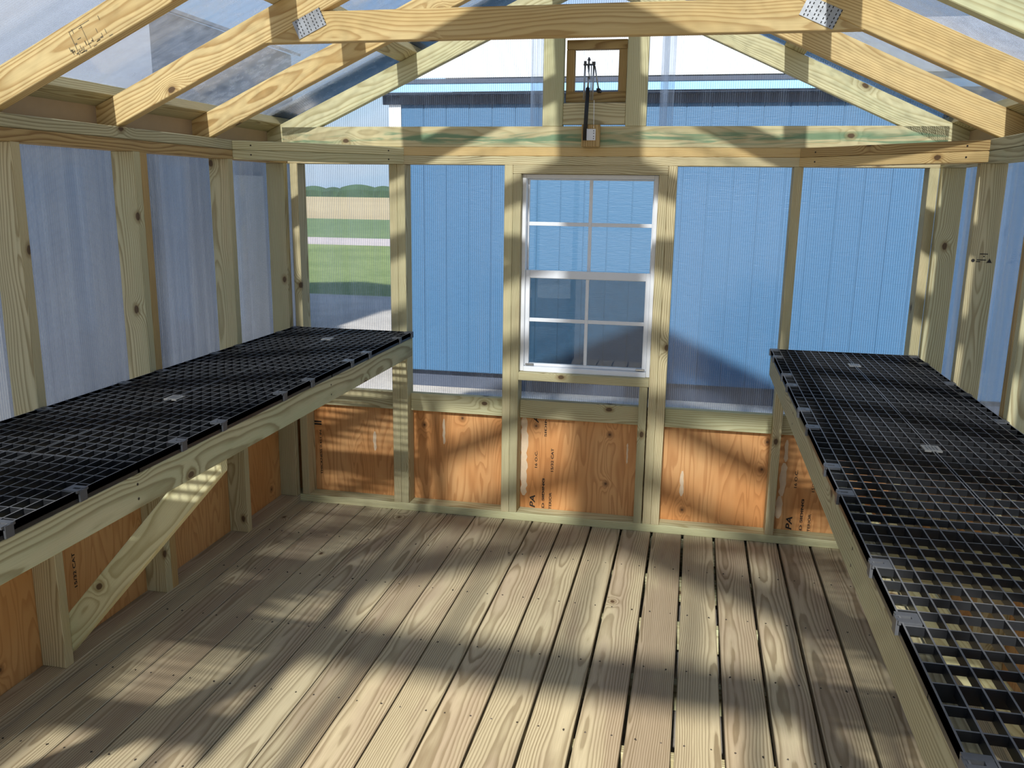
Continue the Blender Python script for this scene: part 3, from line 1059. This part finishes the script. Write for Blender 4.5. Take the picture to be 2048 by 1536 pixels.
# automatic opener
op = empty('vent_opener', (-0.209, -0.02, 1.757), label='black piston vent opener with steel arms on a small wooden block below the gable vent', cat='vent opener')
box('mounting_block', op, 'brown', (-0.248, -0.170), (-0.0385, -0.0005), (TP + .001, TP + 0.094), 'z')
pm = MB()
pm.box((-0.223, -0.187), (-0.0405, -0.0388), (1.779, 1.826))
pm.box((-0.223, -0.2215), (-0.056, -0.0405), (1.779, 1.826))
pl = link('bracket_plate', pm.mesh(), 'alu', op)
hm = MB()
for zz in (1.786, 1.795, 1.808, 1.818):
    hm.cyl((-0.195, -0.0403, zz), (-0.195, -0.0412, zz), 0.0022, 8)
sub('screw_holes', hm.mesh(), 'ink', pl)
cm = MB()
cm.cyl((-0.2315, -0.052, 1.778), (-0.226, -0.040, 1.994), 0.0088, 16)
link('piston_cylinder', cm.mesh(True), 'black', op)
cm = MB()
cm.cyl((-0.226, -0.040, 1.994), (-0.2245, -0.035, 2.040), 0.0045, 10)
link('piston_rod', cm.mesh(True), 'steel', op)
for (a, b, r) in (((-0.2435, -0.030, 1.948), (-0.2420, -0.028, 2.092), 0.0036), ((-0.2065, -0.030, 1.945), (-0.2050, -0.028, 2.092), 0.0036),
                  ((-0.2200, -0.034, 2.030), (-0.2300, -0.030, 2.085), 0.0026), ((-0.2010, -0.026, 2.085), (-0.1840, -0.010, 1.992), 0.0032),
                  ((-0.2140, -0.030, 1.945), (-0.2150, -0.030, 2.085), 0.0022)):
    cm = MB()
    cm.cyl(a, b, r, 8)
    link('arm', cm.mesh(True), 'steel', op)
cm = MB()
cm.box((-0.248, -0.200), (-0.036, -0.022), (2.086, 2.092))
cm.box((-0.246, -0.236), (-0.038, -0.020), (2.092, 2.103))
cm.box((-0.212, -0.198), (-0.038, -0.020), (2.088, 2.100))
cm.cyl((-0.226, -0.029, 2.06), (-0.226, -0.029, 2.114), 0.004, 8)
cm.cyl((-0.226, -0.029, 2.106), (-0.226, -0.029, 2.119), 0.0085, 6, 0.003)
link('hinge_bar', cm.mesh(), 'clip', op)
cm = MB()
cm.box((-0.192, -0.178), (-0.016, 0.050), (1.982, 1.995))
link('vent_bracket', cm.mesh(), 'ink', op)
cm = MB()
cm.cyl((-0.199, -0.030, 1.945), (-0.196, -0.038, 1.830), 0.0014, 6)
link('release_wire', cm.mesh(), 'alu', op)

# ------------------------------------------------------------------ benches and grates
BZ0, BZ1 = 0.786, 0.8745
GT = 0.903
GRZ = (BZ1 + 0.0006, GT)
YEND = -3.266


def bench(label, xw, xf, braces, sup):
    """xw wall side, xf room side"""
    s = 1 if xf > xw else -1
    b = empty('plant_bench', ((xw + xf) / 2, -1.64, 0), label=label, cat='bench')
    X = (xf - T, xf) if s > 0 else (xf, xf + T)
    fr_ = box('front_rail', b, 'rail', X, (YEND, -0.0015), (BZ0, BZ1), 'y')
    nl = MB()
    for y in sup[:2]:
        for zz in (BZ0 + 0.025, BZ0 + 0.062):
            nl.cyl((xf - s * .002, y - 0.006, zz), (xf + s * .0006, y - 0.006, zz), 0.0036, 7)
    sub('nail_heads', nl.mesh(), 'nail', fr_, 'stuff')
    Xb = (xw + .0008, xw + T) if s > 0 else (xw - T, xw - .0008)
    box('ledger', b, 'rail', Xb, (YEND, -0.0015), (BZ0, BZ1), 'y')
    lo, hi = min(Xb[1], X[1]), max(Xb[0], X[0])
    for y in sup:
        box('cross_support', b, 'rail', (lo + .0005, hi - .0005), (y - T / 2, y + T / 2), (BZ0, BZ1 - .0004), 'x')
    for y in braces:
        p0 = Vector((xw - s * 0.02, y + T / 2, 0.128))
        p1 = Vector((xf - s * (T + 0.001), y + T / 2, BZ0 + 0.012))
        d = (p1 - p0)
        dn = d.normalized()
        # plumb cut at both ends
        up = Vector((-dn.z * s, 0, abs(dn.x)))
        c = (dn.z / abs(dn.x))
        ob = board('knee_brace', b, 'pale', p0, dn, up, d.length, D, T, c, c)
        ob['label'] = 'diagonal knee brace from wall to rail'
    return b


SUPY = (-0.949, -2.107, -3.2)
benchA = bench('wooden plant bench against the wall of paler lumber, facing the bench beside the stamped stud', XL, -1.034, (-1.674, -2.79), SUPY)
benchB = bench('wooden plant bench along the wall with the ink-stamped stud', XR, 0.611, (-1.662, -2.78), SUPY)
benchA['label'] = 'wooden plant bench with a diagonal knee brace nailed to a stud beside it'


def clip_mesh(xf, s, y):
    mb = MB()
    z = GT + 0.0008
    xa = lambda a: xf + s * a
    def bx(a, b, y0, y1, z0, z1):
        p, q = sorted((xa(a), xa(b)))
        mb.box((p, q), (y0, y1), (z0, z1))
    bx(-0.031, -0.019, y - .018, y + .018, z - .006, z)
    bx(-0.019, 0.004, y - .018, y - .0045, z - .006, z)
    bx(-0.019, 0.004, y + .0045, y + .018, z - .006, z)
    bx(0.0005, 0.006, y - .011, y + .011, z - .0272, z - .001)
    return mb.mesh()


def grate(label, xw, xf, ya, yb, tag_y, group):
    s = 1 if xf > xw else -1
    lo, hi = sorted((xw + s * 0.009, xf + s * 0.002))
    g = empty('bench_grate', ((lo + hi) / 2, (ya + yb) / 2, GRZ[0]), label=label, cat='grate', group=group)
    y1, y0 = ya - 0.0012, yb + 0.0012
    mb = MB()
    # long bars
    ncol = 18
    half = (lo + hi) / 2
    xs = []
    for h0, h1 in ((lo, half - 0.0022), (half + 0.0022, hi)):
        for i in range(10):
            xs.append(h0 + (h1 - h0 - 0.003) * i / 9)
    for xx in xs:
        mb.box((xx, xx + 0.003), (y0, y1), (GRZ[1] - .018, GRZ[1]))
    nrow = max(2, round((y1 - y0) / 0.0552))
    for j in range(nrow + 1):
        yy = y0 + (y1 - y0 - 0.003) * j / nrow
        full = j in (0, nrow) or j == nrow // 2
        mb.box((lo, hi), (yy, yy + 0.003), (GRZ[0] if full else GRZ[1] - 0.0155, GRZ[1] - 0.0008))
    # solid outer edge
    for X in ((lo, lo + 0.003), (hi - 0.003, hi)):
        mb.box(X, (y0, y1), (GRZ[0], GRZ[1] - .0002))
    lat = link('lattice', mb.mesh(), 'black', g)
    lat.data.materials.append(M['sky_sheen'])
    for pf in lat.data.polygons:  # up-facing bar tops take the lighter painted sky reflection
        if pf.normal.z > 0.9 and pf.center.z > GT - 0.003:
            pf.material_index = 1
    for fy in tag_y[1]:
        link('edge_clip', clip_mesh(xf + s * .002, s, fy), 'clip', g)
        if fy > -2.2:
            link('edge_clip', clip_mesh(xw + s * .009, -s, fy), 'clip', g)
    mb = MB()
    ty = tag_y[0]
    mb.box((half - 0.022, half + 0.022), (ty - 0.026, ty + 0.026), (GT - .004, GT + .0006))
    tg = link('molded_tag', mb.mesh(), 'tag', g)
    mb = MB()
    for k in range(4):
        mb.box((half - 0.014 + 0.008 * k, half - 0.010 + 0.008 * k), (ty - .016, ty + .016), (GT + .0006, GT + .0012))
    sub('tag_ridges', mb.mesh(), 'clip', tg, 'stuff')
    return g


cl = [(-0.02, -0.187, -0.566, -0.757), (-1.122, -1.335, -1.715, -1.918), (-2.309, -2.523, -2.890, -3.09)]
yy = (-0.002, -0.949, -2.107, -3.265)
tg = (-0.30, -1.487, -2.66)
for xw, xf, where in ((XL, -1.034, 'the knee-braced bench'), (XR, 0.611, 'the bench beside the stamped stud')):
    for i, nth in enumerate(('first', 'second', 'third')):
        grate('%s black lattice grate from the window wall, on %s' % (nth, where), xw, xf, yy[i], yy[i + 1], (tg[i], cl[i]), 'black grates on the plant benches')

# small ink marks on the right-hand wall stud
st = [o for o in wr.children if o.name.startswith('stud')][1]
mk = MB()
ym = -0.5275
for (a, b, z0, z1) in ((1.246, 1.272, 1.363, 1.366), (1.258, 1.262, 1.354, 1.358), (1.238, 1.268, 1.342, 1.345), (1.236, 1.250, 1.336, 1.339), (1.270, 1.288, 1.334, 1.336)):
    mk.box((a, b), (ym - .0004, ym + .0005), (z0, z1))
mk.cyl((1.226, ym - .0004, 1.341), (1.226, ym + .0005, 1.341), 0.006, 10)
mk.quad((1.272, ym - .0004, 1.336), (1.286, ym - .0004, 1.336), (1.279, ym - .0004, 1.350))
sub('stamp_mark', mk.mesh(), 'ink', st)

# ------------------------------------------------------------------ outdoors
def plane(name, mat, X, Y, z):
    mb = MB()
    mb.quad((X[0], Y[0], z), (X[1], Y[0], z), (X[1], Y[1], z), (X[0], Y[1], z))
    me = bpy.data.meshes.new(name)
    me.from_pydata(mb.v, [], mb.f)
    return link(name, me, mat, None, 'structure')


plane('ground', 'gravel', (-60, 60), (-40, 10.3), GZ)
plane('lawn', 'grass', (-260, 260), (10.3, 23.8), GZ)
plane('road', 'road', (-260, 260), (23.8, 28.1), GZ)
plane('meadow', 'grass2', (-260, 260), (28.1, 50.0), GZ)
plane('dry_field', 'field', (-600, 600), (50.0, 700.0), GZ - .001)
hb = MB()
hx = -400.0
while hx < 400:
    wd = rnd.uniform(5, 11)
    hh = rnd.uniform(2.6, 4.0)
    n = 7
    for k in range(2):
        pass
    r0 = len(hb.v)
    for i in range(n + 1):
        t = i / n
        top = hh * (0.75 + 0.25 * math.sin(math.pi * t))
        for (dy, zz) in ((0, 0.0), (-0.6, top * 0.6), (1.0, top), (3.5, top * 0.7), (4.2, 0)):
            hb.v.append((hx + wd * t * 1.15, 252 + dy + rnd.uniform(-.2, .2), GZ + zz))
    for i in range(n):
        for j in range(4):
            q = r0 + i * 5 + j
            hb.f.append((q, q + 1, q + 6, q + 5))
    hx += wd
ho = link('hedgerow', hb.mesh(), 'hedge', None, 'stuff')
ho['label'] = 'dark hedgerow along the far edge of the dry field'
ho['category'] = 'hedge'

# blue shed behind the window wall
SY = 3.6
sh = empty('garden_shed', (0.6, SY + 1.4, GZ), label='blue board-sided shed with white roof behind the window wall', cat='shed')
SX0, SX1 = -2.42, 3.9
bw = 0.2032
xx = SX0 + 0.11
while xx < SX1 - 0.01:
    b2 = min(xx + bw, SX1)
    box('siding_board', sh, 'blue', (xx + 0.0045, b2 - 0.0045), (SY, SY + 0.012), (-0.045, 2.36), 'x' if False else 'z', 0.001)
    xx += bw
box('wall_core', sh, 'blue', (SX0 + .02, SX1), (SY + .0065, SY + 2.8), (-0.05, 2.36), 'z', 0)
box('corner_trim', sh, 'whitetrim', (SX0, SX0 + 0.11), (SY - .012, SY + .02), (-0.05, 2.34), 'z')
box('skid', sh, 'navy', (SX0 + .05, SX1), (SY + 0.10, SY + 0.2), (GZ, -0.05), 'x', 0)  # dark colour stands in for the shade beneath the shed
box('skid', sh, 'navy', (SX0 + .05, SX1), (SY + 2.0, SY + 2.1), (GZ, -0.05), 'x', 0)
box('soffit', sh, 'navy', (SX0 - 0.05, SX1 + .2), (SY - 0.16, SY + 0.02), (2.36, 2.372), 'x', 0)
box('soffit_shade_strip', sh, 'navy', (SX0 - 0.05, SX1 + .2), (SY - 0.03, SY), (2.29, 2.36), 'x', 0)  # dark strip painted in for the shadow under the soffit
box('fascia', sh, 'fascia', (SX0 - 0.05, SX1 + .2), (SY - 0.18, SY - 0.16), (2.375, 2.44), 'x', 0)
box('drip_edge', sh, 'navy', (SX0 - 0.06, SX1 + .2), (SY - 0.19, SY - 0.16), (2.4405, 2.475), 'x', 0)
ra = math.radians(22)
board('roof_panel', sh, 'roofwhite', ((SX0 + SX1) / 2, SY - 0.20, 2.492), (0, math.cos(ra), math.sin(ra)), (1, 0, 0), 1.75, SX1 - SX0 + 0.3, 0.02, bev=0)
board('roof_panel', sh, 'roofwhite', ((SX0 + SX1) / 2, SY - 0.20 + 3.5 * math.cos(ra), 2.492), (0, -math.cos(ra), math.sin(ra)), (1, 0, 0), 1.75, SX1 - SX0 + 0.3, 0.02, bev=0)

# two pale sheds standing off to the side
def side_shed(label, y0, y1, ze, zt):
    s2 = empty('storage_shed', (-6.45, (y0 + y1) / 2, GZ), label=label, cat='shed')
    box('wall', s2, 'shedgrey', (-8.4, -4.5), (y0, y1), (GZ, ze), 'z', 0)
    ln = math.hypot(2.05, zt - ze + 0.03)
    for sgn in (-1, 1):
        board('roof_panel', s2, 'shedroof', (-6.45 + sgn * 2.05, (y0 + y1) / 2, ze), (-sgn * 2.05, 0, zt - ze + 0.03), (0, 1, 0), ln, y1 - y0 + 0.1, 0.03, bev=0)
    for yq in (y0 + .01, y1 - .01):
        me = bpy.data.meshes.new('gable_end')
        me.from_pydata([(-8.4, yq, ze), (-4.5, yq, ze), (-6.45, yq, zt)], [], [(0, 1, 2)])
        link('gable_end', me, 'shedgrey', s2)
    box('door', s2, 'shedroof', (-4.5, -4.47), ((y0 + y1) / 2 - 0.5, (y0 + y1) / 2 + 0.5), (GZ + .1, 1.7), 'z', 0)


side_shed('tall pale grey shed beyond the polycarbonate wall behind the knee-braced bench', 3.3, 6.05, 3.1, 3.72)
side_shed('low pale grey shed beyond the polycarbonate wall, in front of the tall one', -1.6, 3.1, 2.05, 2.55)

# ink smudge on one rafter
rf = [o for o in roof.children if o.name.startswith('rafter')][4]
mk = MB()
r9 = random.Random(4)
ya = -1.745 - 0.0005
for k in range(34):
    u, v = r9.uniform(0, 0.125), r9.uniform(0.006, 0.066)
    if r9.random() < 0.5:
        v = r9.uniform(0.004, 0.02)
    du, dv = r9.choice(((0.012, 0.0018), (0.0018, 0.012), (0.006, 0.004)))
    q = []
    for a, b in ((u, v), (u + du, v), (u + du, v + dv), (u, v + dv)):
        q.append((-1.385 + CS * a - SN * b, ya, 1.876 + 0.004 + SN * a + CS * b))
    mk.quad(*q)
for (u0, u1, v0, v1) in ((0.02, 0.022, 0.005, 0.07), (0.06, 0.0615, 0.005, 0.07), (0.02, 0.09, 0.068, 0.0695)):
    mk.quad(*[(-1.385 + CS * a - SN * b, ya, 1.880 + SN * a + CS * b) for a, b in ((u0, v0), (u1, v0), (u1, v1), (u0, v1))])
sub('ink_smudge', mk.mesh(), 'smudge', rf, 'stuff')
